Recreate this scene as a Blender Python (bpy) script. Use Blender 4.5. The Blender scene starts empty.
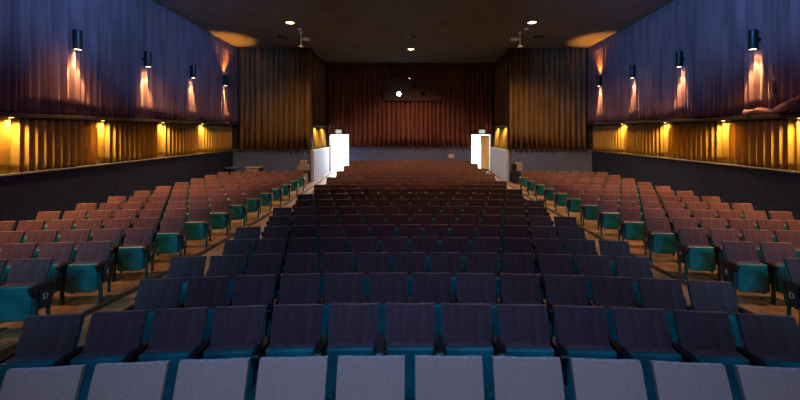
import bpy, bmesh, math, random
from mathutils import Vector, Matrix
random.seed(7)
scene = bpy.context.scene
COL = scene.collection
EYE = 2.80                      # camera height; heights below are measured in metres above z = 0
F = 340.0 / 800.0               # focal length in picture widths
PI = math.pi

# ------------------------------------------------------------------ helpers
def link(o, parent=None):
    COL.objects.link(o)
    if parent is not None:
        o.parent = parent
    return o

def mesh_from(bm, name, mats, smooth=False):
    me = bpy.data.meshes.new(name)
    bmesh.ops.recalc_face_normals(bm, faces=bm.faces)
    bm.to_mesh(me); bm.free()
    for m in (mats if isinstance(mats, (list, tuple)) else [mats]):
        me.materials.append(m)
    if smooth:
        me.polygons.foreach_set('use_smooth', [True] * len(me.polygons))
        me.set_sharp_from_angle(angle=math.radians(40))
    return me

def obj(name, bm, mats, parent=None, smooth=False, loc=None):
    o = bpy.data.objects.new(name, mesh_from(bm, name, mats, smooth))
    if loc: o.location = loc
    return link(o, parent)

def empty(name, loc=(0, 0, 0), rz=0.0):
    o = bpy.data.objects.new(name, None)
    o.empty_display_size = 0.1
    o.location = loc; o.rotation_euler = (0, 0, rz)
    return link(o)

def tag(o, label, cat, group=None, kind=None):
    o['label'] = label; o['category'] = cat
    if group: o['group'] = group
    if kind: o['kind'] = kind
    return o

def struct(o, label=None):
    o['kind'] = 'structure'
    if label: o['label'] = label
    return o

def box(bm, x0, x1, y0, y1, z0, z1, bevel=0.0, seg=2, mat=0, mtx=None):
    c = bmesh.ops.create_cube(bm, size=1.0)
    vs = c['verts']
    bmesh.ops.scale(bm, vec=(x1 - x0, y1 - y0, z1 - z0), verts=vs)
    bmesh.ops.translate(bm, vec=((x0 + x1) / 2, (y0 + y1) / 2, (z0 + z1) / 2), verts=vs)
    fs = set(f for v in vs for f in v.link_faces)
    for f in fs: f.material_index = mat
    if bevel > 0:
        es = list(set(e for v in vs for e in v.link_edges))
        r = bmesh.ops.bevel(bm, geom=es, offset=bevel, segments=seg, profile=0.5, affect='EDGES')
        vs = list(set(v for f in r['faces'] for v in f.verts) | set(v for v in vs if v.is_valid))
        for f in r['faces']: f.material_index = mat
    if mtx is not None:
        bmesh.ops.transform(bm, matrix=mtx, verts=[v for v in vs if v.is_valid])
    return vs

def prism(bm, pts, axis, a0, a1, mat=0):
    """Extrude the polygon pts (2-D) along axis from a0 to a1. axis 'x': pts are (y, z); 'y': (x, z); 'z': (x, y)."""
    def mk(p, a):
        return {'x': (a, p[0], p[1]), 'y': (p[0], a, p[1]), 'z': (p[0], p[1], a)}[axis]
    A = [bm.verts.new(mk(p, a0)) for p in pts]
    B = [bm.verts.new(mk(p, a1)) for p in pts]
    n = len(pts)
    fs = [bm.faces.new(A), bm.faces.new(list(reversed(B)))]
    for i in range(n):
        fs.append(bm.faces.new((A[i], B[i], B[(i + 1) % n], A[(i + 1) % n])))
    for f in fs: f.material_index = mat
    return A + B

def lathe(bm, prof, cx=0, cy=0, seg=20, mat=0, cap0=True, cap1=True):
    rings = []
    for r, z in prof:
        rings.append([bm.verts.new((cx + r * math.cos(2 * PI * i / seg), cy + r * math.sin(2 * PI * i / seg), z)) for i in range(seg)])
    for a, b in zip(rings[:-1], rings[1:]):
        for i in range(seg):
            bm.faces.new((a[i], a[(i + 1) % seg], b[(i + 1) % seg], b[i])).material_index = mat
    if cap0: bm.faces.new(list(reversed(rings[0]))).material_index = mat
    if cap1: bm.faces.new(rings[-1]).material_index = mat

def rod(bm, p, q, r, seg=8, mat=0):
    p, q = Vector(p), Vector(q)
    d = q - p
    m = Matrix.Translation((p + q) / 2) @ d.to_track_quat('Z', 'Y').to_matrix().to_4x4()
    c = bmesh.ops.create_cone(bm, cap_ends=True, segments=seg, radius1=r, radius2=r, depth=d.length, matrix=m)
    for f in set(f for v in c['verts'] for f in v.link_faces): f.material_index = mat

# ------------------------------------------------------------------ materials
def mat(name, color, rough=0.7, metal=0.0, spec=0.5, vary=0.0, noise=None, bump=0.0, bscale=60.0, emit=None, estr=0.0, sheen=0.0, stretch=(1, 1, 1), color2=None):
    m = bpy.data.materials.new(name); m.use_nodes = True
    nt = m.node_tree; b = nt.nodes['Principled BSDF']
    b.inputs['Base Color'].default_value = (*color, 1)
    b.inputs['Roughness'].default_value = rough
    b.inputs['Metallic'].default_value = metal
    b.inputs['Specular IOR Level'].default_value = spec
    if sheen: b.inputs['Sheen Weight'].default_value = sheen
    if emit:
        b.inputs['Emission Color'].default_value = (*emit, 1)
        b.inputs['Emission Strength'].default_value = estr
    tc = mp = None
    if noise or bump:
        tc = nt.nodes.new('ShaderNodeTexCoord')
        mp = nt.nodes.new('ShaderNodeMapping'); mp.inputs['Scale'].default_value = stretch
        nt.links.new(tc.outputs['Object'], mp.inputs['Vector'])
    src = None
    if noise:
        n = nt.nodes.new('ShaderNodeTexNoise'); n.inputs['Scale'].default_value = noise[0]; n.inputs['Detail'].default_value = 5
        nt.links.new(mp.outputs[0], n.inputs['Vector'])
        r = nt.nodes.new('ShaderNodeValToRGB')
        lo = color2 if color2 else tuple(c * (1 - noise[1]) for c in color)
        hi = color if color2 else tuple(min(1, c * (1 + noise[1])) for c in color)
        r.color_ramp.elements[0].color = (*lo, 1); r.color_ramp.elements[0].position = 0.35
        r.color_ramp.elements[1].color = (*hi, 1); r.color_ramp.elements[1].position = 0.65
        nt.links.new(n.outputs['Fac'], r.inputs['Fac'])
        src = r.outputs['Color']
    if vary:
        oi = nt.nodes.new('ShaderNodeObjectInfo')
        mr = nt.nodes.new('ShaderNodeMapRange'); mr.inputs['To Min'].default_value = 1 - vary; mr.inputs['To Max'].default_value = 1 + vary
        nt.links.new(oi.outputs['Random'], mr.inputs['Value'])
        hs = nt.nodes.new('ShaderNodeHueSaturation')
        nt.links.new(mr.outputs[0], hs.inputs['Value'])
        if src: nt.links.new(src, hs.inputs['Color'])
        else: hs.inputs['Color'].default_value = (*color, 1)
        src = hs.outputs['Color']
    if src: nt.links.new(src, b.inputs['Base Color'])
    if bump:
        n2 = nt.nodes.new('ShaderNodeTexNoise'); n2.inputs['Scale'].default_value = bscale; n2.inputs['Detail'].default_value = 3
        nt.links.new(mp.outputs[0], n2.inputs['Vector'])
        bp = nt.nodes.new('ShaderNodeBump'); bp.inputs['Strength'].default_value = bump; bp.inputs['Distance'].default_value = 0.01
        nt.links.new(n2.outputs['Fac'], bp.inputs['Height'])
        nt.links.new(bp.outputs[0], b.inputs['Normal'])
    return m

M = {}
M['fabric'] = mat('maroon_fabric', (0.142, 0.076, 0.086), 0.9, spec=0.15, vary=0.14, noise=(9, 0.22), bump=0.25, bscale=70, stretch=(1.6, 1, 0.25))
M['fabric_grey'] = mat('grey_purple_fabric', (0.76, 0.45, 0.36), 0.95, spec=0.1, vary=0.06, noise=(240, 0.3), bump=0.3, bscale=260)
M['worn_lit'] = mat('worn_lit_fabric_edge', (0.33, 0.20, 0.19), 0.9, spec=0.15, noise=(14, 0.35))
M['worn_lit_grey'] = mat('worn_lit_grey_fabric_edge', (0.66, 0.52, 0.48), 0.9, spec=0.15, noise=(30, 0.2))
M['teal'] = mat('teal_paint', (0.008, 0.19, 0.215), 0.38, spec=0.5, vary=0.16, noise=(5, 0.3), bump=0.05, bscale=30)
M['teal_dark'] = mat('dark_teal_paint', (0.006, 0.075, 0.08), 0.45, vary=0.1, noise=(6, 0.3))
M['black'] = mat('black_plastic', (0.012, 0.012, 0.014), 0.42, noise=(20, 0.3))
M['panel'] = mat('dark_end_panel', (0.012, 0.016, 0.026), 0.5, noise=(12, 0.3))
M['letter'] = mat('pale_letter', (0.62, 0.62, 0.66), 0.6, noise=(40, 0.1))
M['drape'] = mat('maroon_drape', (0.18, 0.105, 0.13), 0.92, spec=0.1, noise=(3, 0.25), bump=0.3, bscale=60, stretch=(1, 1.5, 0.2), sheen=0.2)
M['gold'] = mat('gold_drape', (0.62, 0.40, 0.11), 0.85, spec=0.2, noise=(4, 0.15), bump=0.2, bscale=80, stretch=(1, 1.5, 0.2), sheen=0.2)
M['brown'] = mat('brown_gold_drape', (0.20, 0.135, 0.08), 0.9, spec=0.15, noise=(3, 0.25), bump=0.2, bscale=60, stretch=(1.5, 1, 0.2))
M['red_drape'] = mat('red_brown_drape', (0.21, 0.085, 0.09), 0.9, spec=0.15, noise=(3, 0.25), bump=0.2, bscale=60, stretch=(1.5, 1, 0.2))
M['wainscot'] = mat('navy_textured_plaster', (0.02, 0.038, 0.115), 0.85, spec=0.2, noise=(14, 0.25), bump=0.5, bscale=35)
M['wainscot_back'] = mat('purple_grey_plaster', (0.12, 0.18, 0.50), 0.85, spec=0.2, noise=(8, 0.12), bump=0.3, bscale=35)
M['wall'] = mat('dark_wall', (0.05, 0.045, 0.045), 0.9, noise=(5, 0.2))
M['ledge'] = mat('ledge_paint', (0.20, 0.19, 0.25), 0.5, noise=(10, 0.15))
M['soffit'] = mat('soffit_dark', (0.035, 0.03, 0.045), 0.8, noise=(8, 0.2))
M['ceiling'] = mat('sprayed_ceiling', (0.145, 0.155, 0.165), 0.95, spec=0.1, noise=(1.3, 0.12), bump=0.6, bscale=25)
M['white'] = mat('white_paint', (0.80, 0.82, 0.85), 0.6, noise=(6, 0.05), bump=0.1, bscale=50)
M['white_plain'] = mat('white_gloss', (0.82, 0.82, 0.82), 0.35, noise=(10, 0.04))
M['half'] = mat('pale_blue_plaster', (0.50, 0.62, 0.86), 0.75, noise=(7, 0.08), bump=0.25, bscale=40)
M['beige'] = mat('beige_door', (0.85, 0.68, 0.40), 0.5, noise=(6, 0.08), stretch=(1, 1, 0.2))
M['wood'] = mat('pale_wood_nosing', (0.13, 0.085, 0.05), 0.32, noise=(20, 0.25), stretch=(1, 0.1, 1))
M['grey'] = mat('grey_paint', (0.36, 0.34, 0.40), 0.6, noise=(9, 0.15))
M['pale'] = mat('pale_cream', (0.62, 0.58, 0.52), 0.6, noise=(9, 0.1))
M['fixture'] = mat('dark_fixture', (0.008, 0.022, 0.03), 0.4, metal=0.2, noise=(10, 0.2))
M['bulb_warm'] = mat('warm_lamp', (1, 0.85, 0.6), 0.5, emit=(1.0, 0.80, 0.52), estr=9.0)
M['bulb_gold'] = mat('gold_lamp', (1, 0.8, 0.4), 0.5, emit=(1.0, 0.72, 0.25), estr=7.0)
M['bulb_ceiling'] = mat('ceiling_lamp', (1, 0.8, 0.5), 0.5, emit=(1.0, 0.68, 0.30), estr=10.0)
M['projector'] = mat('projector_lens', (0.8, 0.9, 1), 0.2, emit=(0.72, 0.86, 1.0), estr=40.0)
M['daylight'] = mat('daylit_glass', (1, 1, 1), 0.5, emit=(0.95, 0.97, 1.0), estr=7.0)
M['exit_white'] = mat('exit_sign_face', (0.35, 0.5, 0.45), 0.5, emit=(0.80, 1.0, 0.93), estr=0.6)
M['exit_green'] = mat('exit_letters', (0.02, 0.25, 0.08), 0.5, emit=(0.02, 0.35, 0.14), estr=0.6)
M['port'] = mat('booth_port_dark', (0.004, 0.004, 0.006), 0.25, noise=(10, 0.2))
M['booth'] = mat('booth_panel', (0.085, 0.05, 0.06), 0.85, noise=(6, 0.15))

def floor_mat():
    m = bpy.data.materials.new('worn_brown_floor'); m.use_nodes = True
    nt = m.node_tree; b = nt.nodes['Principled BSDF']; b.inputs['Roughness'].default_value = 0.55
    tc = nt.nodes.new('ShaderNodeTexCoord')
    n1 = nt.nodes.new('ShaderNodeTexNoise'); n1.inputs['Scale'].default_value = 1.6; n1.inputs['Detail'].default_value = 8; n1.inputs['Roughness'].default_value = 0.65
    n2 = nt.nodes.new('ShaderNodeTexNoise'); n2.inputs['Scale'].default_value = 14; n2.inputs['Detail'].default_value = 4
    for n in (n1, n2): nt.links.new(tc.outputs['Object'], n.inputs['Vector'])
    r = nt.nodes.new('ShaderNodeValToRGB')
    e = r.color_ramp.elements
    e[0].position = 0.33; e[0].color = (0.10, 0.065, 0.038, 1)
    e[1].position = 0.68; e[1].color = (0.36, 0.245, 0.135, 1)
    k = e.new(0.5); k.color = (0.21, 0.14, 0.08, 1)
    mx = nt.nodes.new('ShaderNodeMath'); mx.operation = 'MULTIPLY_ADD'
    nt.links.new(n2.outputs['Fac'], mx.inputs[0]); mx.inputs[1].default_value = 0.35
    ad = nt.nodes.new('ShaderNodeMath'); ad.operation = 'SUBTRACT'; ad.inputs[1].default_value = 0.175
    nt.links.new(n1.outputs['Fac'], ad.inputs[0]); nt.links.new(ad.outputs[0], mx.inputs[2])
    nt.links.new(mx.outputs[0], r.inputs['Fac']); nt.links.new(r.outputs['Color'], b.inputs['Base Color'])
    bp = nt.nodes.new('ShaderNodeBump'); bp.inputs['Strength'].default_value = 0.2; bp.inputs['Distance'].default_value = 0.01
    nt.links.new(n2.outputs['Fac'], bp.inputs['Height']); nt.links.new(bp.outputs[0], b.inputs['Normal'])
    return m
M['floor'] = floor_mat()

# ------------------------------------------------------------------ floor profile (a dished floor)
ROW_D0, ROW_P, PITCH = 2.40, 0.93, 0.545
TOPS = [357, 304.5, 273, 253, 237.5, 224.7, 214.7, 206, 198.9, 193.1, 188.1, 184, 180.3, 176.6, 173.4, 170.6, 168, 165.5, 163, 160.3]
TOP_Z = 0.90
raw = [(y - 131) * (ROW_D0 + ROW_P * i) / 340 for i, y in enumerate(TOPS)]
hs = [raw[0]] + [(raw[i - 1] + 2 * raw[i] + raw[i + 1]) / 4 for i in range(1, 19)] + [raw[19]]
PROF = [(-2.0, EYE - hs[0] - TOP_Z), (1.2, EYE - hs[0] - TOP_Z)] + [(ROW_D0 + ROW_P * i, EYE - h - TOP_Z) for i, h in enumerate(hs)] + [(21.7, EYE - hs[19] - TOP_Z + 0.05), (26.0, EYE - hs[19] - TOP_Z + 0.05)]
def floor_z(y):
    for (a, za), (b, zb) in zip(PROF[:-1], PROF[1:]):
        if y <= b:
            t = max(0.0, (y - a) / (b - a))
            return za + (zb - za) * t
    return PROF[-1][1]

XL, XR = -9.47, 9.74           # side walls
YS, YB = 18.2, 21.6            # back walls behind the side blocks, behind the centre block
def ceil_z(y): return EYE + 4.44 + (18.2 - y) * 0.048
PLAT = 0.06
PL_L, PL_R = -4.84, 5.06       # edges of the side platforms

def strip(x0, x1, y0, y1, dz, thick, n=60):
    bm = bmesh.new()
    cols = []
    for i in range(n + 1):
        y = y0 + (y1 - y0) * i / n
        z = floor_z(y) + dz
        cols.append([bm.verts.new(p) for p in ((x0, y, z), (x1, y, z), (x1, y, z - thick), (x0, y, z - thick))])
    for a, b in zip(cols[:-1], cols[1:]):
        for k in range(4):
            bm.faces.new((a[k], a[(k + 1) % 4], b[(k + 1) % 4], b[k]))
    bm.faces.new(cols[0]); bm.faces.new(list(reversed(cols[-1])))
    return bm
struct(obj('floor', strip(XL - 0.2, XR + 0.2, -2, 26, 0, 0.2), M['floor']))
struct(obj('floor_left', strip(XL, PL_L, -1, YS, PLAT, PLAT - 0.002), M['floor']))
struct(obj('floor_right', strip(PL_R, XR, -1, YS, PLAT, PLAT - 0.002), M['floor']))
struct(obj('trim_1', strip(PL_L, PL_L + 0.04, 1, 21.55, PLAT + 0.012, PLAT + 0.01), M['wood']))
struct(obj('trim_2', strip(PL_R - 0.04, PL_R, 1, 21.55, PLAT + 0.012, PLAT + 0.01), M['wood']))

# ceiling
bm = bmesh.new()
prism(bm, [(-2, ceil_z(-2)), (22, ceil_z(22)), (22, ceil_z(22) + 0.2), (-2, ceil_z(-2) + 0.2)], 'x', XL - 0.6, XR + 0.6)
struct(obj('ceiling', bm, M['ceiling']))

# ------------------------------------------------------------------ walls
LEDGE = EYE - 1.06             # top of the wainscot
SOF0, SOF1 = EYE + 0.33, EYE + 0.42
def wall_side(name, x, s):
    bm = bmesh.new()
    box(bm, min(x - s * 0.2, x - s * 0.35), max(x - s * 0.2, x - s * 0.35), -2, YS + 0.1, -0.6, 8.2)
    struct(obj(name, bm, M['wall']))
for name, x, s in (('wall_left', XL - 0.2, 1), ('wall_right', XR + 0.2, -1)):
    wall_side(name, x, s)
def xbox(x0, x1, *a, **k):
    return (min(x0, x1), max(x0, x1)) + a
for i, (nm, x, s) in enumerate((('left', XL, 1), ('right', XR, -1))):
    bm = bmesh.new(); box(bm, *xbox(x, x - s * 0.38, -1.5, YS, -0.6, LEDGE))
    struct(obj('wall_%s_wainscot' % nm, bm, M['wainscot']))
    bm = bmesh.new(); box(bm, *xbox(x + s * 0.05, x - s * 0.38, -1.5, YS, LEDGE, LEDGE + 0.045), bevel=0.01)
    struct(obj('trim_%d' % (3 + i), bm, M['ledge']))
    bm = bmesh.new(); box(bm, *xbox(x + s * 0.30, x - s * 0.38, -1.5, YS, SOF0, SOF1), bevel=0.008)
    struct(obj('trim_%d' % (5 + i), bm, M['soffit']))

# back walls behind the side blocks
HX = 5.12                      # half walls along the aisles
for nm, xa, xb in (('back_left', XL - 0.2, -HX - 0.15), ('back_right', HX + 0.15, XR + 0.2)):
    bm = bmesh.new(); box(bm, xa, xb, YS + 0.05, YS + 0.25, -0.6, 8)
    struct(obj('wall_' + nm, bm, M['wall']))
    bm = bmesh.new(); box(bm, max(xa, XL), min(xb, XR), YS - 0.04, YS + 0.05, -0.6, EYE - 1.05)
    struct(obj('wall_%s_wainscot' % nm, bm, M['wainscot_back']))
    bm = bmesh.new(); box(bm, max(xa, XL), min(xb, XR), YS - 0.08, YS + 0.05, EYE - 1.05, EYE - 1.0, bevel=0.012)
    struct(obj('trim_7' if 'left' in nm else 'trim_8', bm, M['ledge']))
# returns along the aisles: half wall, recess above it with a gold drape, dark wall over it
for s, nm in ((-1, 'left'), (1, 'right')):
    bm = bmesh.new(); box(bm, *xbox(s * HX, s * (HX + 0.15), YS - 0.08, YB, -0.6, EYE - 1.02), bevel=0.02)
    struct(obj('wall_aisle_' + nm, bm, M['half']))
    bm = bmesh.new(); box(bm, *xbox(s * (HX + 0.36), s * (HX + 0.5), YS + 0.05, YB, EYE - 1.1, 8))
    struct(obj('wall_return_' + nm, bm, M['wall']))
    bm = bmesh.new(); box(bm, *xbox(s * (HX + 0.0), s * (HX + 0.4), YS + 0.25, YB, EYE + 0.24, EYE + 0.32), bevel=0.008)
    struct(obj('trim_9' if s < 0 else 'trim_10', bm, M['soffit']))

# centre back wall with a doorway at each end
DX0, DX1, DH = 3.90, 5.10, EYE - 0.25
zf = floor_z(21.6)
bm = bmesh.new()
box(bm, -DX0, DX0, YB, YB + 0.2, -0.6, 8)
for s in (-1, 1):
    box(bm, *xbox(s * DX0, s * (HX + 0.5), YB, YB + 0.2, DH, 8))
    box(bm, *xbox(s * DX1, s * (HX + 0.5), YB, YB + 0.2, -0.6, DH))
struct(obj('wall_back', bm, M['wall']))
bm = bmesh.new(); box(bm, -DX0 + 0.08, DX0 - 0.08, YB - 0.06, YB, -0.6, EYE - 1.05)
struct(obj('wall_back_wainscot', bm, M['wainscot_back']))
bm = bmesh.new(); box(bm, -DX0 + 0.08, DX0 - 0.08, YB - 0.10, YB, EYE - 1.05, EYE - 1.0, bevel=0.012)
struct(obj('trim_11', bm, M['ledge']))

# lobby beyond the doors
for k, s in enumerate((-1, 1)):
    nm = 'left' if s < 0 else 'right'
    bm = bmesh.new()
    x0, x1 = s * 3.2, s * 6.4
    box(bm, *xbox(x0, x0 - s * 0.1, YB + 0.2, 25.5, -0.6, EYE + 0.4))
    box(bm, *xbox(x1, x1 + s * 0.1, YB + 0.2, 25.5, -0.6, EYE + 0.4))
    box(bm, *xbox(x0, x1, 25.5, 25.6, -0.6, EYE + 0.4))
    box(bm, *xbox(x0, x1, YB + 0.2, 25.5, EYE + 0.35, EYE + 0.4))
    struct(obj('wall_lobby_' + nm, bm, M['white']))
    bm = bmesh.new()
    box(bm, *xbox(s * 3.4, s * 6.2, 25.44, 25.49, zf + 0.05, EYE + 0.2))
    w = struct(obj('window_%d' % (k + 1), bm, M['daylight']))
    bm = bmesh.new()
    for xx in (s * 3.4, s * 4.33, s * 5.26, s * 6.2):
        box(bm, xx - 0.03, xx + 0.03, 25.40, 25.45, zf, EYE + 0.25)
    obj('window_frame', bm, M['white_plain'], w)
    # door frame
    bm = bmesh.new()
    box(bm, *xbox(s * (DX0 - 0.07), s * DX0, YB - 0.05, YB + 0.24, zf, DH + 0.07))
    box(bm, *xbox(s * DX1, s * (DX1 + 0.02), YB - 0.05, YB + 0.24, zf, DH + 0.07))
    box(bm, *xbox(s * DX0, s * DX1, YB - 0.05, YB + 0.24, DH, DH + 0.07))
    struct(obj('trim_%d' % (12 + k), bm, M['grey']))

# doors: a white leaf swung out into the lobby on both sides; on one side a beige leaf half closed
def door(name, hx, hy, rz, w, face, panel, label, kick=True):
    r = empty(name, (hx, hy, zf), rz); struct(r, label)
    h = DH - zf - 0.02
    bm = bmesh.new(); box(bm, 0, w, -0.02, 0.02, 0.01, h, bevel=0.004)
    leaf = obj('door_leaf', bm, face, r)
    if panel is not None:
        bm = bmesh.new(); box(bm, 0.07, w - 0.07, -0.026, 0.026, 0.16, h - 0.08)
        obj('door_panel', bm, panel, r)
    if kick:
        bm = bmesh.new(); box(bm, 0.05, w - 0.05, -0.03, 0.03, 0.02, 0.14)
        obj('kick_plate', bm, M['black'], r)
    bm = bmesh.new()
    rod(bm, (0.10, -0.075, 1.02), (w - 0.08, -0.075, 1.02), 0.014)
    for xx in (0.13, w - 0.11): rod(bm, (xx, -0.075, 1.02), (xx, 0, 1.02), 0.012)
    obj('push_bar', bm, M['grey'], r)
    return r
door('door_1', -DX1 + 0.03, YB + 0.12, math.radians(82), 0.60, M['white_plain'], None, 'white door leaf swung open beside the aisle', kick=False)
door('door_2', DX1 - 0.02, YB + 0.1, math.radians(180), 0.56, M['white_plain'], M['beige'], 'beige door leaf with dark kick plate standing closed')
door('door_3', DX0 + 0.03, YB + 0.12, math.radians(84), 0.60, M['white_plain'], None, 'white door leaf swung open against the lobby', kick=False)

# ------------------------------------------------------------------ pleated drapes
def drape(name, path, zb, zt, wave, amp, material, parent=None, rows=8, irr=0.3, bottom=None, seed=1, per=10, sharp=0.0, flare=True):
    """path: ((x0,y0),(x1,y1)), the normal points to the left of the path (into the room)."""
    rnd = random.Random(seed)
    (x0, y0), (x1, y1) = path
    L = math.hypot(x1 - x0, y1 - y0)
    tx, ty = (x1 - x0) / L, (y1 - y0) / L
    nx, ny = -ty, tx
    # uneven pleat spacing
    knots = [0.0]
    while knots[-1] < L: knots.append(knots[-1] + wave * (1 + irr * rnd.uniform(-1, 1)))
    amps = [amp * (1 + irr * rnd.uniform(-1, 1)) for _ in knots]
    leans = [rnd.uniform(-1, 1) * irr * wave * 0.7 for _ in knots]
    bm = bmesh.new(); grid = []
    for i in range(len(knots) - 1):
        for k in range(per):
            t = k / per
            s = knots[i] + (knots[i + 1] - knots[i]) * t
            a = amps[i] * (1 - t) + amps[i + 1] * t
            c = 0.5 - 0.5 * math.cos(2 * PI * t)
            if sharp: c = c ** (1 + sharp)
            ln = leans[i] * (1 - t) + leans[i + 1] * t
            grid.append((s, a * c, ln))
    cols = []
    for s, d, ln in grid:
        if s > L: break
        col = []
        z1 = zt(x0 + tx * s, y0 + ty * s) if callable(zt) else zt
        z0 = zb
        if bottom: z0 = zb + bottom(s)
        for r in range(rows + 1):
            v = r / rows
            z = z1 + (z0 - z1) * v
            dd = d * (0.75 + 0.45 * v) if flare else d
            ss = s + ln * v
            ss = min(max(ss, 0), L)
            col.append(bm.verts.new((x0 + tx * ss + nx * dd, y0 + ty * ss + ny * dd, z)))
        cols.append(col)
    for a, b in zip(cols[:-1], cols[1:]):
        for r in range(rows):
            bm.faces.new((a[r], b[r], b[r + 1], a[r + 1]))
    o = obj(name, bm, material, parent, smooth=True)
    md = o.modifiers.new('thickness', 'SOLIDIFY'); md.thickness = 0.008; md.offset = -1
    return o

ctop = lambda x, y: ceil_z(y) - 0.02
def ragged(seed, a):
    rnd = random.Random(seed); ph = [rnd.uniform(0, 6.28) for _ in range(4)]
    return lambda s: a * (0.5 + 0.25 * math.sin(2.1 * s + ph[0]) + 0.2 * math.sin(5.3 * s + ph[1]) + 0.12 * math.sin(11 * s + ph[2]))
# left wall: the path runs away from the stage backwards so the normal points into the room
tag(drape('upper_drape', ((XL + 0.16, YS + 0.03), (XL + 0.16, 0.5)), SOF1 + 0.01, ctop, 0.17, 0.085, M['drape'], irr=0.45, rows=10, bottom=ragged(3, 0.05), seed=11),
    'tall maroon pleated drape above the gold skirting drape on left wall', 'drape', 'maroon wall drapes', 'thing')
tag(drape('upper_drape', ((XR - 0.16, 0.5), (XR - 0.16, YS + 0.03)), SOF1 + 0.01, ctop, 0.17, 0.085, M['drape'], irr=0.45, rows=10, bottom=ragged(5, 0.05), seed=12),
    'tall maroon pleated drape above the gold skirting drape on right wall', 'drape', 'maroon wall drapes', 'thing')
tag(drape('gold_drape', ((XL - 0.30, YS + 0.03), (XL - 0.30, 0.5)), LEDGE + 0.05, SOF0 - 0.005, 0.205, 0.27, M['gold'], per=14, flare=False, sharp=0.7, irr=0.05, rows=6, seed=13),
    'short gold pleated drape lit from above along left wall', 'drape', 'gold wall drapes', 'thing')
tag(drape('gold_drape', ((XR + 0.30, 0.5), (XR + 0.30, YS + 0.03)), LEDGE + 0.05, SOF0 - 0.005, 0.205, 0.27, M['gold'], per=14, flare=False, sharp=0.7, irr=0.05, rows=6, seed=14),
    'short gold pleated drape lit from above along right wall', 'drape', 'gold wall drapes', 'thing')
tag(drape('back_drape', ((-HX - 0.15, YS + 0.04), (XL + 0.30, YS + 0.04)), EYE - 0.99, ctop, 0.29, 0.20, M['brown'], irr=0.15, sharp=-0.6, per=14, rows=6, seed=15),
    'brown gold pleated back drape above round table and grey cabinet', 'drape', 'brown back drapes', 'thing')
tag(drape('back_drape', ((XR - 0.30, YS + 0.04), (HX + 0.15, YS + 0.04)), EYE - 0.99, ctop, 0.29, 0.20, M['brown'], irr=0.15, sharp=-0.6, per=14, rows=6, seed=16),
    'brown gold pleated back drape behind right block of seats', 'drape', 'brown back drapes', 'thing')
tag(drape('centre_drape', ((DX0 - 0.1, YB - 0.01), (-DX0 + 0.1, YB - 0.01)), EYE - 0.99, ctop, 0.29, 0.17, M['red_drape'], sharp=-0.6, per=14, irr=0.15, rows=8, seed=17),
    'wide red brown pleated drape on centre back wall around projection panel', 'drape', None, 'thing')
for s, nm in ((-1, 'left'), (1, 'right')):
    xa, xb = s * (DX0 - 0.1), s * (HX + 0.12)
    tag(drape('header_drape', ((max(xa, xb), YB - 0.01), (min(xa, xb), YB - 0.01)), DH + 0.10, ctop, 0.29, 0.17, M['red_drape'], sharp=-0.6, per=14, irr=0.15, rows=6, seed=18),
        'narrow red brown drape hanging above the exit sign at %s doorway' % nm, 'drape', 'drapes over the doorways', 'thing')
for s in (-1, 1):
    x = s * (HX + 0.34)
    pa, pb = (x, YS + 0.26), (x, YB - 0.02)
    p = (pb, pa) if s < 0 else (pa, pb)
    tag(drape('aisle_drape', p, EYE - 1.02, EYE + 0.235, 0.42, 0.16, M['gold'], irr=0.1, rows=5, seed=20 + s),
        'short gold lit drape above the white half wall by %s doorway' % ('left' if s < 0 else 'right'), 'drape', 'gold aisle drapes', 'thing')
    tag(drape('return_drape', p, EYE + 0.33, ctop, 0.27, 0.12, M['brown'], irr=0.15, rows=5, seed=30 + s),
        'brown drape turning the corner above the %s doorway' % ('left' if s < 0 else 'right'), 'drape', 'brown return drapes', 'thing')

# hitched-up, twisted cloth at the foot of the right drape
def swag(name, pts, r, parent, material, turns=3):
    bm = bmesh.new(); rings = []
    P = [Vector(p) for p in pts]; n = 24
    for i in range(n + 1):
        t = i / n * (len(P) - 1); k = min(int(t), len(P) - 2); f = t - k
        f = f * f * (3 - 2 * f)
        c = P[k].lerp(P[k + 1], f)
        d = (P[k + 1] - P[k]).normalized()
        u = d.cross(Vector((1, 0, 0))).normalized(); v = d.cross(u)
        rr = r * (0.55 + 0.45 * abs(math.cos(i / n * PI * turns)))
        rings.append([bm.verts.new(c + (u * math.cos(a) * rr * (1.0 + 0.3 * math.cos(3 * a + i * 0.5)) + v * math.sin(a) * rr * 0.7)) for a in [2 * PI * q / 12 for q in range(12)]])
    for a, b in zip(rings[:-1], rings[1:]):
        for q in range(12): bm.faces.new((a[q], a[(q + 1) % 12], b[(q + 1) % 12], b[q]))
    bm.faces.new(rings[0]); bm.faces.new(list(reversed(rings[-1])))
    return obj(name, bm, material, parent, smooth=True)
dr = bpy.data.objects['upper_drape.001']
gx = XR - 0.34
swag('twisted_fold', [(gx, 9.55, EYE + 0.50), (gx - 0.03, 9.2, EYE + 0.55), (gx - 0.05, 8.75, EYE + 0.49), (gx - 0.03, 8.3, EYE + 0.74), (gx, 8.05, EYE + 0.85)], 0.085, dr, M['drape'])
swag('twisted_fold', [(gx, 8.86, EYE + 1.75), (gx - 0.02, 8.78, EYE + 1.3), (gx - 0.01, 8.82, EYE + 0.85)], 0.05, dr, M['drape'], 2)

# ------------------------------------------------------------------ lamps on the side walls
def spot(name, loc, target, power, color, angle, blend=0.5, size=0.03):
    l = bpy.data.lights.new(name, 'SPOT'); l.energy = power; l.color = color
    l.spot_size = math.radians(angle); l.spot_blend = blend; l.shadow_soft_size = size
    o = bpy.data.objects.new(name, l); o.location = loc
    o.rotation_euler = (Vector(target) - Vector(loc)).to_track_quat('-Z', 'Y').to_euler()
    return link(o)

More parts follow.
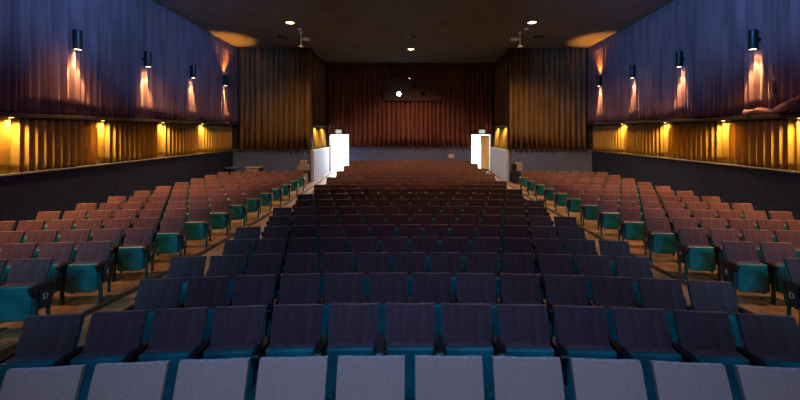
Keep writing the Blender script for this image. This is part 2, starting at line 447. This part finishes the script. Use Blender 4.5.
LAMP_Z = EYE + 2.23
def sconce_tree(x, y, s, label, up):
    r = tag(empty('wall_sconce', (x, y, LAMP_Z)), label, 'wall lamp', 'cylinder wall lamps on the drapes')
    bm = bmesh.new(); lathe(bm, [(0.085, 0.0), (0.10, 0.0), (0.105, 0.02), (0.10, 0.05), (0.10, 0.48), (0.105, 0.51), (0.10, 0.53), (0.085, 0.53)], cap0=False, cap1=False)
    lathe(bm, [(0.085, 0.53), (0.082, 0.45), (0.0001, 0.44)], cap0=False, cap1=False)
    obj('lamp_body', bm, M['fixture'], r, smooth=True)
    bm = bmesh.new(); box(bm, *xbox(-s * 0.02, -s * 0.22, -0.035, 0.035, 0.22, 0.32), bevel=0.008)
    obj('bracket', bm, M['fixture'], r)
    bm = bmesh.new(); lathe(bm, [(0.086, 0.012), (0.05, 0.004), (0.0001, 0.0)], cap0=False, cap1=False); lathe(bm, [(0.086, 0.012), (0.0001, 0.013)], cap0=False, cap1=False)
    obj('bulb', bm, M['bulb_warm'], r)
    if up:
        bm = bmesh.new(); lathe(bm, [(0.08, 0.50), (0.0001, 0.505)], cap0=False, cap1=False)
        obj('upper_bulb', bm, M['bulb_warm'], r)
    return r
SC_COL = (1.0, 0.48, 0.15)
ordn = ['first', 'second', 'third', 'fourth', 'fifth', 'sixth', 'seventh', 'eighth', 'ninth', 'tenth', 'eleventh', 'twelfth', 'thirteenth', 'fourteenth', 'fifteenth']
for s, x, ys in ((1, XL + 0.36, (9.33, 11.83, 14.3, 16.8)), (-1, XR - 0.36, (9.30, 11.85, 14.35, 16.9))):
    nm = 'left' if s > 0 else 'right'
    for i, y in enumerate(ys):
        up = i == 3
        lab = ('dark cylinder wall lamp shining up and down, last before back corner on %s wall' % nm) if up else \
              ('dark cylinder wall lamp shining down on maroon drape, %s from the stage on %s wall' % (ordn[i], nm))
        sconce_tree(x, y, s, lab, up)
        spot('sconce_light', (x - s * 0.0, y, LAMP_Z - 0.02), (x - s * 0.19, y, LAMP_Z - 1.5), 700, SC_COL, 38, 0.3, 0.03)
        spot('sconce_spill', (x - s * 0.04, y, LAMP_Z - 0.02), (x - s * 0.30, y, LAMP_Z - 0.9), 45, SC_COL, 60, 0.6, 0.03)
        if up:
            spot('sconce_up_light', (x, y, LAMP_Z + 0.54), (x + s * 0.1, y, LAMP_Z + 2), 420, (1.0, 0.33, 0.035), 80, 0.6, 0.04)

GOLD_COL = (1.0, 0.60, 0.13)
for s, xx, ys in ((1, XL + 0.07, (5.6, 8.01, 10.41, 12.94, 15.4)), (-1, XR - 0.07, (6.0, 8.43, 10.5, 12.9, 15.5))):
    nm = 'left' if s > 0 else 'right'
    for i, y in enumerate(ys):
        if i > 0:
            r = tag(empty('recessed_downlight', (xx, y, SOF0)), 'small round downlight under dark shelf lighting gold drape, %s from stage on %s wall' % (ordn[i - 1], nm), 'downlight', 'downlights over the gold drapes')
            bm = bmesh.new(); lathe(bm, [(0.085, -0.012), (0.085, 0.0), (0.06, 0.0), (0.06, -0.012), (0.085, -0.012)], cap0=False, cap1=False)
            obj('trim_ring', bm, M['fixture'], r)
            bm = bmesh.new(); lathe(bm, [(0.06, -0.004), (0.03, -0.02), (0.0001, -0.024)], cap0=False, cap1=False)
            obj('bulb', bm, M['bulb_gold'], r, smooth=True)
        spot('gold_light', (xx, y, SOF0 - 0.035), (xx - s * 0.15, y, SOF0 - 1.4), 120, GOLD_COL, 150, 0.8, 0.04)
for s in (-1, 1):
    for yy in (19.1, 20.6): spot('aisle_gold_light', (s * (HX + 0.04), yy, EYE + 0.2), (s * (HX + 0.3), yy, EYE - 1), 42, GOLD_COL, 140, 0.7, 0.04)

# ------------------------------------------------------------------ ceiling fittings
def on_ceiling(px, py):
    k = (131 - py) / 340.0
    d = (4.44 + 18.2 * 0.048) / (k + 0.048)
    return ((px - 410) * d / 340, d)
for i, (px, py) in enumerate(((290, 22.4), (411, 49), (532, 22.2))):
    x, y = on_ceiling(px, py); z = ceil_z(y)
    r = tag(empty('ceiling_downlight', (x, y, z)), ['lit ceiling downlight above left block of seats', 'lit ceiling downlight above centre rear rows, nearest projection panel', 'lit ceiling downlight above right block of seats'][i], 'downlight', 'lit ceiling downlights')
    bm = bmesh.new(); lathe(bm, [(0.23, -0.02), (0.23, 0.02), (0.17, 0.02), (0.17, -0.02), (0.23, -0.02)], seg=28, cap0=False, cap1=False)
    obj('trim_ring', bm, M['fixture'], r)
    bm = bmesh.new(); lathe(bm, [(0.17, -0.01), (0.10, -0.035), (0.0001, -0.045)], seg=28, cap0=False, cap1=False)
    obj('lamp_lens', bm, M['bulb_ceiling'], r, smooth=True)
    spot('ceiling_light', (x, y, z - 0.07), (x, y + (0.35 if i == 1 else 0.0), 0), [1400, 1500, 2300][i], (1.0, 0.52, 0.20), 140 if i != 1 else 120, 1.0, 0.15)
for i, (px, py) in enumerate(((282.5, 37), (411, 36.7), (539, 37))):
    x, y = on_ceiling(px, py); z = ceil_z(y)
    bm = bmesh.new(); lathe(bm, [(0.24, 0.01), (0.24, -0.015), (0.17, -0.02), (0.15, 0.0), (0.0001, 0.005)], seg=24, cap0=False, cap1=False)
    o = tag(obj('unlit_downlight', bm, M['port'], loc=(x, y, z)), ['unlit dark ceiling downlight above left rear drape', 'unlit dark ceiling downlight in front of the lit centre one', 'unlit dark ceiling downlight above right rear drape'][i], 'downlight', 'unlit ceiling downlights')
for i, (px, py) in enumerate(((299.5, 28.7), (526.5, 28.5))):
    x, y = on_ceiling(px, py); z = ceil_z(y)
    bm = bmesh.new(); lathe(bm, [(0.09, 0.01), (0.09, -0.03), (0.06, -0.055), (0.0001, -0.06)], cap0=False, cap1=False)
    tag(obj('smoke_detector', bm, M['white_plain'], smooth=True, loc=(x, y, z)), 'small white round smoke detector on ceiling by %s hanging lamp' % ('left' if i == 0 else 'right'), 'smoke detector', 'smoke detectors')
for i, (px, sgn) in enumerate(((301, 1), (520, -1))):
    d = 15.7; x = (px - 410) * d / 340; z = ceil_z(d)
    r = tag(empty('hanging_spotlight', (x, d, z)), 'white rod spotlight hanging from ceiling near %s ceiling downlight' % ('left' if i == 0 else 'right'), 'spotlight', 'hanging spotlights')
    bm = bmesh.new(); lathe(bm, [(0.09, 0.01), (0.09, -0.03), (0.03, -0.05), (0.0001, -0.05)], cap0=False, cap1=False); obj('canopy', bm, M['white_plain'], r, smooth=True)
    bm = bmesh.new(); rod(bm, (0, 0, -0.03), (0, 0, -0.66), 0.025); obj('rod', bm, M['white_plain'], r)
    bm = bmesh.new(); lathe(bm, [(0.0001, -0.64), (0.11, -0.645), (0.13, -0.665), (0.11, -0.68), (0.0001, -0.685)], cap0=False, cap1=False); obj('end_plate', bm, M['white_plain'], r, smooth=True)
    bm = bmesh.new()
    rod(bm, (0, 0, -0.33), (sgn * 0.12, 0, -0.33), 0.02)
    rod(bm, (sgn * 0.12, 0.02, -0.31), (sgn * 0.40, -0.06, -0.34), 0.075, 14)
    rod(bm, (sgn * 0.40, -0.06, -0.34), (sgn * 0.42, -0.065, -0.342), 0.09, 14)
    obj('lamp_head', bm, M['white_plain'], r)

# ------------------------------------------------------------------ projection panel
yb = YB - 0.30
r = tag(empty('projection_panel', (0, yb, EYE + 1.9)), 'flat dark projection booth panel with small ports on centre back drape', 'panel')
bm = bmesh.new(); box(bm, -1.65, 2.0, 0, 0.06, 0.0, 1.45, bevel=0.01); obj('board', bm, M['booth'], r)
def on_back(px, py): return ((px - 410) * (yb - 0.02) / 340, (131 - py) * (yb - 0.02) / 340 - 1.9)
for px, py, w in ((414, 86, 0.13), (423, 93.5, 0.15)):
    x, z = on_back(px, py)
    bm = bmesh.new(); box(bm, x - w, x + w, -0.02, 0.02, z - w, z + w, bevel=0.01)
    fr = obj('port', bm, M['soffit'], r)
    bm = bmesh.new(); box(bm, x - w * 0.8, x + w * 0.8, -0.026, 0.0, z - w * 0.8, z + w * 0.8); obj('glass', bm, M['port'], fr)
x, z = on_back(399, 94)
bm = bmesh.new(); box(bm, x - 0.2, x + 0.2, -0.02, 0.02, z - 0.18, z + 0.18, bevel=0.01); obj('projector_port', bm, M['soffit'], r)
bm = bmesh.new(); lathe(bm, [(0.125, 0.0), (0.09, 0.03), (0.0001, 0.045)], cap0=False, cap1=False)
bmesh.ops.transform(bm, matrix=Matrix.Translation((x, -0.02, z)) @ Matrix.Rotation(PI / 2, 4, 'X'), verts=bm.verts)
obj('projector_lens', bm, M['projector'], r, smooth=True)
spot('projector_light', (x, yb - 0.12, EYE + 1.9 + z), (0, 0, EYE - 0.2), 160, (0.75, 0.85, 1.0), 60, 0.5, 0.05)
x, z = on_back(409.5, 78.5)
bm = bmesh.new(); lathe(bm, [(0.02, 0), (0.016, 0.012), (0.0001, 0.018)], cap0=False, cap1=False)
bmesh.ops.transform(bm, matrix=Matrix.Translation((x, -0.005, z)) @ Matrix.Rotation(PI / 2, 4, 'X'), verts=bm.verts)
obj('indicator_lamp', bm, M['bulb_warm'], r, smooth=True)
bm = bmesh.new(); x, z = on_back(451, 89); box(bm, x - 0.13, x + 0.13, yb + 0.0, yb + 0.05, EYE + 1.9 + z - 0.13, EYE + 1.9 + z + 0.13, bevel=0.01)
tag(obj('vent_box', bm, M['soffit']), 'small dark square box on centre back drape beside projection panel', 'box')

# ------------------------------------------------------------------ exit signs
def text_mesh(body, size, material, parent, loc, rot, name='lettering', depth=0.004):
    cu = bpy.data.curves.new(name, 'FONT'); cu.body = body; cu.size = size; cu.extrude = depth
    cu.align_x = 'CENTER'; cu.align_y = 'CENTER'; cu.resolution_u = 3
    tmp = bpy.data.objects.new('tmp_text', cu); COL.objects.link(tmp)
    dg = bpy.context.evaluated_depsgraph_get()
    me = bpy.data.meshes.new_from_object(tmp.evaluated_get(dg)); me.name = name
    bpy.data.objects.remove(tmp); me.materials.clear(); me.materials.append(material)
    o = bpy.data.objects.new(name, me); o.location = loc; o.rotation_euler = rot
    return link(o, parent)
for s, px in ((-1, 338.6), (1, 482)):
    y = YB - 0.46; x = (px - 410) * y / 340; z = EYE - (131.6 - 131) * y / 340
    r = tag(empty('exit_sign', (x, y, z)), 'lit white green EXIT sign above the %s doorway' % ('left' if s < 0 else 'right'), 'exit sign', 'exit signs')
    bm = bmesh.new(); box(bm, -0.20, 0.20, 0.0, 0.10, -0.13, 0.13, bevel=0.012); obj('housing', bm, M['grey'], r)
    bm = bmesh.new(); box(bm, -0.175, 0.175, -0.008, 0.005, -0.105, 0.105); obj('face_plate', bm, M['exit_white'], r)
    bm = bmesh.new(); box(bm, -0.05, 0.05, 0.1, 0.23, -0.04, 0.04); obj('bracket', bm, M['grey'], r)
    text_mesh('EXIT', 0.15, M['exit_green'], r, (0, -0.012, 0), (PI / 2, 0, 0))

# ------------------------------------------------------------------ things at the back
def gz(x, y): return floor_z(y) + (PLAT if x < PL_L or x > PL_R else 0)
x, y = -9.0, 17.35
r = tag(empty('round_table', (x, y, gz(x, y))), 'small dark round table in rear corner by left wall', 'table')
bm = bmesh.new(); lathe(bm, [(0.0001, 0.82), (0.42, 0.82), (0.44, 0.845), (0.42, 0.87), (0.0001, 0.87)], seg=28, cap0=False, cap1=False); obj('table_top', bm, M['wainscot'], r)
bm = bmesh.new(); lathe(bm, [(0.24, 0.0), (0.24, 0.03), (0.05, 0.07), (0.045, 0.82)], seg=20); obj('pedestal', bm, M['black'], r)
x, y = -8.05, 17.6
r = tag(empty('cabinet', (x, y, gz(x, y))), 'low grey cabinet with dark end beside the round table', 'cabinet')
bm = bmesh.new(); box(bm, -0.34, 0.34, -0.22, 0.22, 0.04, 0.80, bevel=0.015); obj('body', bm, M['grey'], r)
bm = bmesh.new(); box(bm, -0.37, 0.37, -0.25, 0.25, 0.80, 0.85, bevel=0.01); obj('cabinet_top', bm, M['grey'], r)
bm = bmesh.new(); box(bm, 0.30, 0.36, -0.23, 0.22, 0.05, 0.79, bevel=0.008); obj('end_panel', bm, M['black'], r)
x, y = -5.56, 17.75
r = tag(empty('pedestal_bin', (x, y, gz(x, y))), 'grey hooded pedestal bin with dark band by left half wall', 'bin')
bm = bmesh.new(); box(bm, -0.19, 0.19, -0.18, 0.18, 0.0, 0.50, bevel=0.02); obj('base', bm, M['grey'], r)
bm = bmesh.new(); lathe(bm, [(0.10, 0.48), (0.20, 0.52), (0.26, 0.62), (0.26, 0.68)], seg=24); obj('dark_band', bm, M['black'], r, smooth=True)
bm = bmesh.new(); prism(bm, [(-0.27, 0.68), (0.27, 0.68), (0.25, 0.90), (0.17, 0.94), (-0.17, 0.94), (-0.25, 0.90)], 'y', -0.2, 0.2); obj('hood', bm, M['grey'], r)
bm = bmesh.new(); box(bm, -0.15, 0.17, -0.15, 0.15, 0.94, 1.17, bevel=0.02); obj('top_box', bm, M['grey'], r)
x, y = 5.52, 17.75
r = tag(empty('pedestal_bin', (x, y, gz(x, y))), 'grey box bin with dark front flap by right half wall', 'bin')
bm = bmesh.new(); box(bm, -0.2, 0.25, -0.18, 0.18, 0.0, 0.58, bevel=0.02); obj('base', bm, M['wainscot'], r)
bm = bmesh.new(); box(bm, 0.0, 0.30, -0.2, 0.2, 0.62, 1.05, bevel=0.02); obj('hood', bm, M['grey'], r)
bm = bmesh.new(); box(bm, -0.14, 0.27, -0.16, 0.16, 0.56, 0.64, bevel=0.01); obj('neck', bm, M['black'], r)
bm = bmesh.new(); box(bm, -0.22, 0.0, -0.14, 0.14, 0.66, 0.98, bevel=0.02); obj('flap', bm, M['black'], r)
x, y = 2.56, 21.1
r = tag(empty('pale_box_on_stand', (x, y, floor_z(y))), 'small pale box on stand against centre back wainscot', 'box')
bm = bmesh.new(); box(bm, -0.18, 0.18, -0.12, 0.12, 0.92, 1.14, bevel=0.02); obj('body', bm, M['pale'], r)
bm = bmesh.new(); lathe(bm, [(0.16, 0.0), (0.16, 0.03), (0.03, 0.06), (0.03, 0.93)], seg=14); obj('stand', bm, M['grey'], r)

# ------------------------------------------------------------------ seats
HW = 0.236                     # half width of the back
def back_pt(u, v, t):
    """u -1..1 across, v 0..1 up the back, t 0 front .. 1 rear, in the seat's own frame (the seat faces -Y)."""
    z = 0.45 + v * (TOP_Z - 0.45)
    y = -0.135 + 0.135 * v + 0.018 * v * v - 0.018 - 0.012 * (1 - u * u)
    w = HW * (1 - 0.02 * (1 - v))
    return u * w, y + t, z
def slab(nu, nv, t0, t1, corner=0.0, inset=0.0, puff=0.0, vlo=0.0, vhi=1.0):
    bm = bmesh.new(); fr, bk = [], []
    for i in range(nu + 1):
        u = -1 + 2 * i / nu; a, b = [], []
        for j in range(nv + 1):
            v = vlo + (vhi - vlo) * j / nv
            uu = u * (1 - inset)
            if corner and abs(v - vhi) < 1e-6: uu *= (1 - corner)
            vv = v - (0.008 if corner and abs(u) > 0.99 and abs(v - vhi) < 1e-6 else 0)
            p = puff * (1 - u ** 4) * (1 - (2 * (j / nv) - 1) ** 4)
            a.append(bm.verts.new(back_pt(uu, vv, t0 - p)))
            b.append(bm.verts.new(back_pt(uu, vv, t1)))
        fr.append(a); bk.append(b)
    for g, fl in ((fr, 0), (bk, 1)):
        for i in range(nu):
            for j in range(nv):
                q = (g[i][j], g[i + 1][j], g[i + 1][j + 1], g[i][j + 1])
                bm.faces.new(q if not fl else tuple(reversed(q)))
    loop_f = [fr[i][0] for i in range(nu + 1)] + [fr[nu][j] for j in range(1, nv + 1)] + [fr[i][nv] for i in range(nu - 1, -1, -1)] + [fr[0][j] for j in range(nv - 1, 0, -1)]
    loop_b = [bk[i][0] for i in range(nu + 1)] + [bk[nu][j] for j in range(1, nv + 1)] + [bk[i][nv] for i in range(nu - 1, -1, -1)] + [bk[0][j] for j in range(nv - 1, 0, -1)]
    n = len(loop_f)
    for i in range(n):
        bm.faces.new((loop_f[i], loop_b[i], loop_b[(i + 1) % n], loop_f[(i + 1) % n]))
    return bm
def backrest_bm(): return slab(6, 6, 0.0, 0.026, corner=0.006, puff=0.009)
def shell_bm():    return slab(6, 4, 0.0265, 0.040, corner=0.006, inset=-0.025, vhi=0.985)
# folded-up seat: pan (painted underside towards the stage) and cushion behind it
PAN_TILT = Matrix.Translation((0, -0.27, 0.413)) @ Matrix.Rotation(math.radians(-7), 4, 'X')
def pan_bm():
    bm = bmesh.new()
    w, h, r = 0.228, 0.215, 0.06
    pts = [(-w + 0.012, h), (w - 0.012, h)]
    for k in range(5):
        a = -k / 4 * PI / 2
        pts.append((w - r + r * math.cos(a), -h + r + r * math.sin(a)))
    for k in range(5):
        a = -PI / 2 - k / 4 * PI / 2
        pts.append((-w + r + r * math.cos(a), -h + r + r * math.sin(a)))
    rings = []
    for sc, yy in ((0.0, -0.028), (0.55, -0.026), (0.93, -0.016), (1.0, 0.0), (1.0, 0.03)):
        if sc == 0.0: continue
        rings.append([bm.verts.new((p[0] * sc, yy, p[1] * sc)) for p in pts])
    bm.faces.new(rings[0])
    for a, b in zip(rings[:-1], rings[1:]):
        for i in range(len(pts)):
            bm.faces.new((a[i], a[(i + 1) % len(pts)], b[(i + 1) % len(pts)], b[i]))
    bm.faces.new(list(reversed(rings[-1])))
    bmesh.ops.transform(bm, matrix=PAN_TILT, verts=bm.verts)
    return bm
def cushion_bm():
    bm = bmesh.new(); box(bm, -0.218, 0.218, 0.031, 0.128, -0.20, 0.232, bevel=0.025, seg=2)
    bmesh.ops.transform(bm, matrix=PAN_TILT, verts=bm.verts); return bm
def standard_bm(x):
    bm = bmesh.new()
    box(bm, x - 0.018, x + 0.018, -0.30, -0.245, 0.0, 0.60, bevel=0.006, seg=1)
    box(bm, x - 0.014, x + 0.014, -0.12, -0.075, 0.10, 0.60, bevel=0.005, seg=1)
    box(bm, x - 0.010, x + 0.010, -0.26, -0.09, 0.30, 0.56)
    box(bm, x - 0.03, x + 0.03, -0.33, -0.07, 0.0, 0.022, bevel=0.006, seg=1)
    prism(bm, [(-0.12, 0.30), (-0.05, 0.30), (0.025, 0.70), (-0.005, 0.70)], 'x', x - 0.008, x + 0.008)
    return bm
def armrest_bm(x):
    bm = bmesh.new()
    pts = [(-0.345, 0.60), (-0.335, 0.575), (-0.25, 0.575), (-0.06, 0.595), (-0.05, 0.63), (-0.25, 0.635), (-0.33, 0.635), (-0.345, 0.62)]
    prism(bm, pts, 'x', x - 0.030, x + 0.030)
    box(bm, x - 0.027, x + 0.027, -0.325, -0.255, 0.51, 0.58, bevel=0.008, seg=1)
    return bm
def end_panel_bm(x, s):
    bm = bmesh.new()
    pts = [(-0.245, 0.60), (-0.245, 0.36), (-0.22, 0.33), (-0.14, 0.33), (-0.11, 0.38), (-0.09, 0.60)]
    prism(bm, pts, 'x', min(x, x + s * 0.022), max(x, x + s * 0.022)); return bm

PX = PITCH / 2
MESH = {}
def build_meshes():
    MESH['backrest'] = mesh_from(backrest_bm(), 'backrest', [M['fabric'], M['worn_lit']], True)
    MESH['backrest_grey'] = mesh_from(backrest_bm(), 'backrest_grey', [M['fabric_grey'], M['worn_lit_grey']], True)
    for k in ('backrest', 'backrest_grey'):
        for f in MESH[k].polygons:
            if f.normal.z > 0.8 and f.center.z > TOP_Z - 0.05: f.material_index = 1       # rubbed top edge, light from above also painted into its paler colour
    MESH['shell'] = mesh_from(shell_bm(), 'back_shell', M['teal'])
    MESH['pan'] = mesh_from(pan_bm(), 'seat_pan', M['teal'])
    MESH['cushion'] = mesh_from(cushion_bm(), 'seat_cushion', M['fabric'])
    MESH['cushion_grey'] = mesh_from(cushion_bm(), 'seat_cushion_grey', M['fabric_grey'])
    for nm, x in (('a', -PX), ('b', PX)):
        MESH['standard_' + nm] = mesh_from(standard_bm(x), 'standard', M['teal_dark'])
        MESH['armrest_' + nm] = mesh_from(armrest_bm(x), 'armrest', M['black'])
    MESH['end_b'] = mesh_from(end_panel_bm(PX + 0.012, 1), 'end_panel', M['panel'])
    MESH['end_a'] = mesh_from(end_panel_bm(-PX - 0.012, -1), 'end_panel', M['panel'])
build_meshes()
def part(name, key, parent):
    return link(bpy.data.objects.new(name, MESH[key]), parent)
def make_seat(grey=False):
    r = empty('theater_seat')
    b = part('backrest', 'backrest_grey' if grey else 'backrest', r)
    part('back_shell', 'shell', b)
    p = part('seat_pan', 'pan', r)
    part('seat_cushion', 'cushion_grey' if grey else 'cushion', p)
    part('standard', 'standard_a', r)
    part('armrest', 'armrest_a', r)
    return r
def dup(root):
    r = root.copy(); COL.objects.link(r)
    for ch in list(root.children):
        if ch.get('extra'): continue      # end standards and end panels belong to one seat only
        c = ch.copy(); COL.objects.link(c); c.parent = r
        for g in ch.children:
            d = g.copy(); COL.objects.link(d); d.parent = c
    return r

def project(x, y, z):
    return 410 + 340 * x / y, 131 - 340 * (z - EYE) / y
def in_frame(x, y, z):
    if y < 0.6: return False
    xs = [project(x + dx, y, z + TOP_Z)[0] for dx in (-PX, PX)]
    yt = project(x, y, z + TOP_Z)[1]
    return max(xs) > 4 and min(xs) < 796 and yt < 397

seats = []                     # (distance, x, y, z, rz, block, row, number, count, last, aisle end)
R_ARC = 30.0
for n in range(20):
    cx = 0.0 if n % 2 else PX
    for k in range(13):
        x = cx + (k - 6) * PITCH
        y = ROW_D0 + ROW_P * n - x * x / (2 * R_ARC) * (1.15 if n < 3 else 1.0)
        seats.append(dict(x=x, y=y, rz=-x / R_ARC, block='centre', row=n, num=k, last=(k == 12), ends=[]))
SL, SR = -5.17, 5.40
for k in range(13):
    for j in range(7):
        d = 4.66 + 0.93 * k
        a = 0.11
        seats.append(dict(x=SL - 0.555 * j, y=d - a * 0.555 * j, rz=a, block='left', row=k, num=j, last=(j == 0), ends=(['b'] if j == 0 else [])))
        seats.append(dict(x=SR + 0.555 * j, y=d - a * 0.555 * j, rz=-a, block='right', row=k, num=j, last=(j == 6), ends=(['a'] if j == 0 else [])))
for s in seats: s['z'] = gz(s['x'], s['y']) if s['block'] != 'centre' else floor_z(ROW_D0 + ROW_P * s['row'])
seats = [s for s in seats if in_frame(s['x'], s['y'], s['z'])]
seats.sort(key=lambda s: s['y'])
near, far = seats[:300], seats[300:]

def words_for(s):
    if s['block'] == 'centre':
        o = ordn[s['num']]
        if s['row'] == 0:
            return 'grey purple folding seat in front row, %s from left end of centre block' % o
        if s['num'] == 0: return 'maroon folding seat at left aisle end of centre block, %s row from stage' % ordn[s['row']]
        if s['num'] == 12: return 'maroon folding seat at right aisle end of centre block, %s row from stage' % ordn[s['row']]
        return 'maroon folding seat %s from left aisle, %s row of centre block' % (o, ordn[s['row']])
    let = 'DEFGHIJKLMNOP'[s['row']]
    if s['num'] == 0:
        if s['row'] < 2: return 'aisle seat with teal pan and letter %s on end panel, %s block' % (let, s['block'])
        return 'aisle seat with exposed teal pan, %s row of %s side block' % (ordn[s['row']], s['block'])
    return 'maroon folding seat %s from aisle, %s row of %s side block' % (ordn[s['num']], ordn[s['row']], s['block'])

proto = {}
for s in near:
    grey = s['block'] == 'centre' and s['row'] == 0
    if grey not in proto:
        proto[grey] = r = make_seat(grey)
    else:
        r = dup(proto[grey])
    r.location = (s['x'], s['y'], s['z']); r.rotation_euler = (0, 0, s['rz'])
    tag(r, words_for(s), 'seat', {'centre': 'folding seats of the centre block', 'left': 'folding seats of the left side block', 'right': 'folding seats of the right side block'}[s['block']])
    if s['last']:
        for nm, key in (('standard', 'standard_b'), ('armrest', 'armrest_b')):
            e = part(nm, key, r); e['extra'] = 1
    for e in s['ends']:
        p = part('end_panel', 'end_' + e, r); p['extra'] = 1
        if s['row'] < 7:
            let = 'DEFGHIJKLMNOP'[s['row']]
            sg = 1 if e == 'b' else -1
            text_mesh(let, 0.11, M['letter'], p, (sg * (PX + 0.037), -0.175, 0.46), (PI / 2, 0, sg * PI / 2), 'row_letter', 0.002)

# the seats beyond, in the rear rows
bm = bmesh.new()
mats = [M['fabric'], M['teal'], M['teal_dark'], M['black'], M['panel'], M['worn_lit']]
def merge(key, mi, mtx):
    me = MESH[key].copy(); me.transform(mtx)
    n0 = len(bm.faces); bm.from_mesh(me)
    bm.faces.ensure_lookup_table()
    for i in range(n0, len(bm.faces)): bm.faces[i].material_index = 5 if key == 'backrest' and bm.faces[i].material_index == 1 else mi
    bpy.data.meshes.remove(me)
for s in far:
    mt = Matrix.Translation((s['x'], s['y'], s['z'])) @ Matrix.Rotation(s['rz'], 4, 'Z')
    merge('backrest', 0, mt); merge('shell', 1, mt); merge('pan', 1, mt); merge('cushion', 0, mt)
    merge('standard_a', 2, mt); merge('armrest_a', 3, mt)
    if s['last']: merge('standard_b', 2, mt); merge('armrest_b', 3, mt)
    for e in s['ends']: merge('end_' + e, 4, mt)
if far:
    o = obj('rear_theater_seats', bm, mats)
    tag(o, 'rows of small maroon folding seats filling the rear of the hall', 'seats', None, 'stuff')
print('SEATS', len(near), len(far), near[-1]['y'])

# ------------------------------------------------------------------ stage light and daylight
def area(name, loc, target, power, color, sx, sy):
    l = bpy.data.lights.new(name, 'AREA'); l.shape = 'RECTANGLE'; l.size = sx; l.size_y = sy
    l.energy = power; l.color = color
    o = bpy.data.objects.new(name, l); o.location = loc
    o.rotation_euler = (Vector(target) - Vector(loc)).to_track_quat('-Z', 'Y').to_euler()
    return link(o)
BLUE = (0.13, 0.42, 1.0)
for s, wx in ((1, XL), (-1, XR)):
    for yy, zz, pw in ((8.0, 4.2, 5600), (12.0, 4.0, 5000), (16.5, 3.8, 3000)):
        spot('stage_blue_light', (s * 2.6, 0.2, EYE + 2.6), (wx, yy, EYE + zz), pw, BLUE, 26, 1.0, 0.15)
    spot('stage_purple_light', (s * 2.6, 0.2, EYE + 2.2), (wx, 8.2, EYE + 1.6), 520, (0.55, 0.32, 0.75), 26, 1.0, 0.15)
    # warm house lamps in the ceiling over the side blocks, in front of the picture's upper edge
    for yy, ty, pw in ((5.2, 6.3, 2000), (8.4, 9.8, 2500), (11.2, 13.2, 1900)):
        spot('house_light', (-s * 8.3, yy, ceil_z(yy) - 0.1), (-s * 7.5, ty, 0.4), pw, (1.0, 0.46, 0.22), 56, 1.0, 0.12)
    spot('stage_cyan_light', (s * 3.4, -0.4, EYE + 1.9), (s * 5.25, 6.4, 0.5), 640, (0.24, 0.68, 1.0), 44, 1.0, 0.8)
area('stage_wash', (0, -0.3, EYE + 2.6), (0, 2.6, 0.2), 32, (0.25, 0.50, 1.05), 5, 0.6).data.spread = math.radians(80)
for xx, yy, ty, pw in ((1.6, 4.0, 6.2, 90), (0.8, 8.0, 9.8, 230), (0.0, 12.0, 15.8, 480)):
    spot('house_light', (xx, yy, ceil_z(yy) - 0.1), (xx, ty, 0.3), pw, (1.0, 0.50, 0.30), 70, 1.0, 0.12)
for s in (-1, 1):
    area('lobby_daylight', (s * 4.6, 24.6, EYE + 0.2), (s * 4.6, 21.5, 0.8), 1300, (0.93, 0.96, 1.0), 2.2, 1.2)

w = bpy.data.worlds.new('hall_ambient'); scene.world = w; w.use_nodes = True
bg = w.node_tree.nodes['Background']; bg.inputs['Color'].default_value = (0.62, 0.52, 0.72, 1); bg.inputs['Strength'].default_value = 0.05

# ------------------------------------------------------------------ camera
cam = bpy.data.cameras.new('camera'); co = bpy.data.objects.new('camera', cam); link(co)
co.location = (0, 0, EYE); co.rotation_euler = (PI / 2, 0, 0)
cam.sensor_width = 36; cam.sensor_fit = 'HORIZONTAL'; cam.lens = 36 * F
cam.shift_x = -10 / 800; cam.shift_y = -69 / 800
cam.clip_start = 0.05; cam.clip_end = 100
scene.camera = co
vs = scene.view_settings
vs.view_transform = 'Standard'; vs.look = 'None'; vs.gamma = 1.0; vs.exposure = 0.0; vs.use_curve_mapping = False
scene.cycles.use_denoising = True
scene.cycles.max_bounces = 6; scene.cycles.diffuse_bounces = 3
scene.cycles.sample_clamp_indirect = 4.0
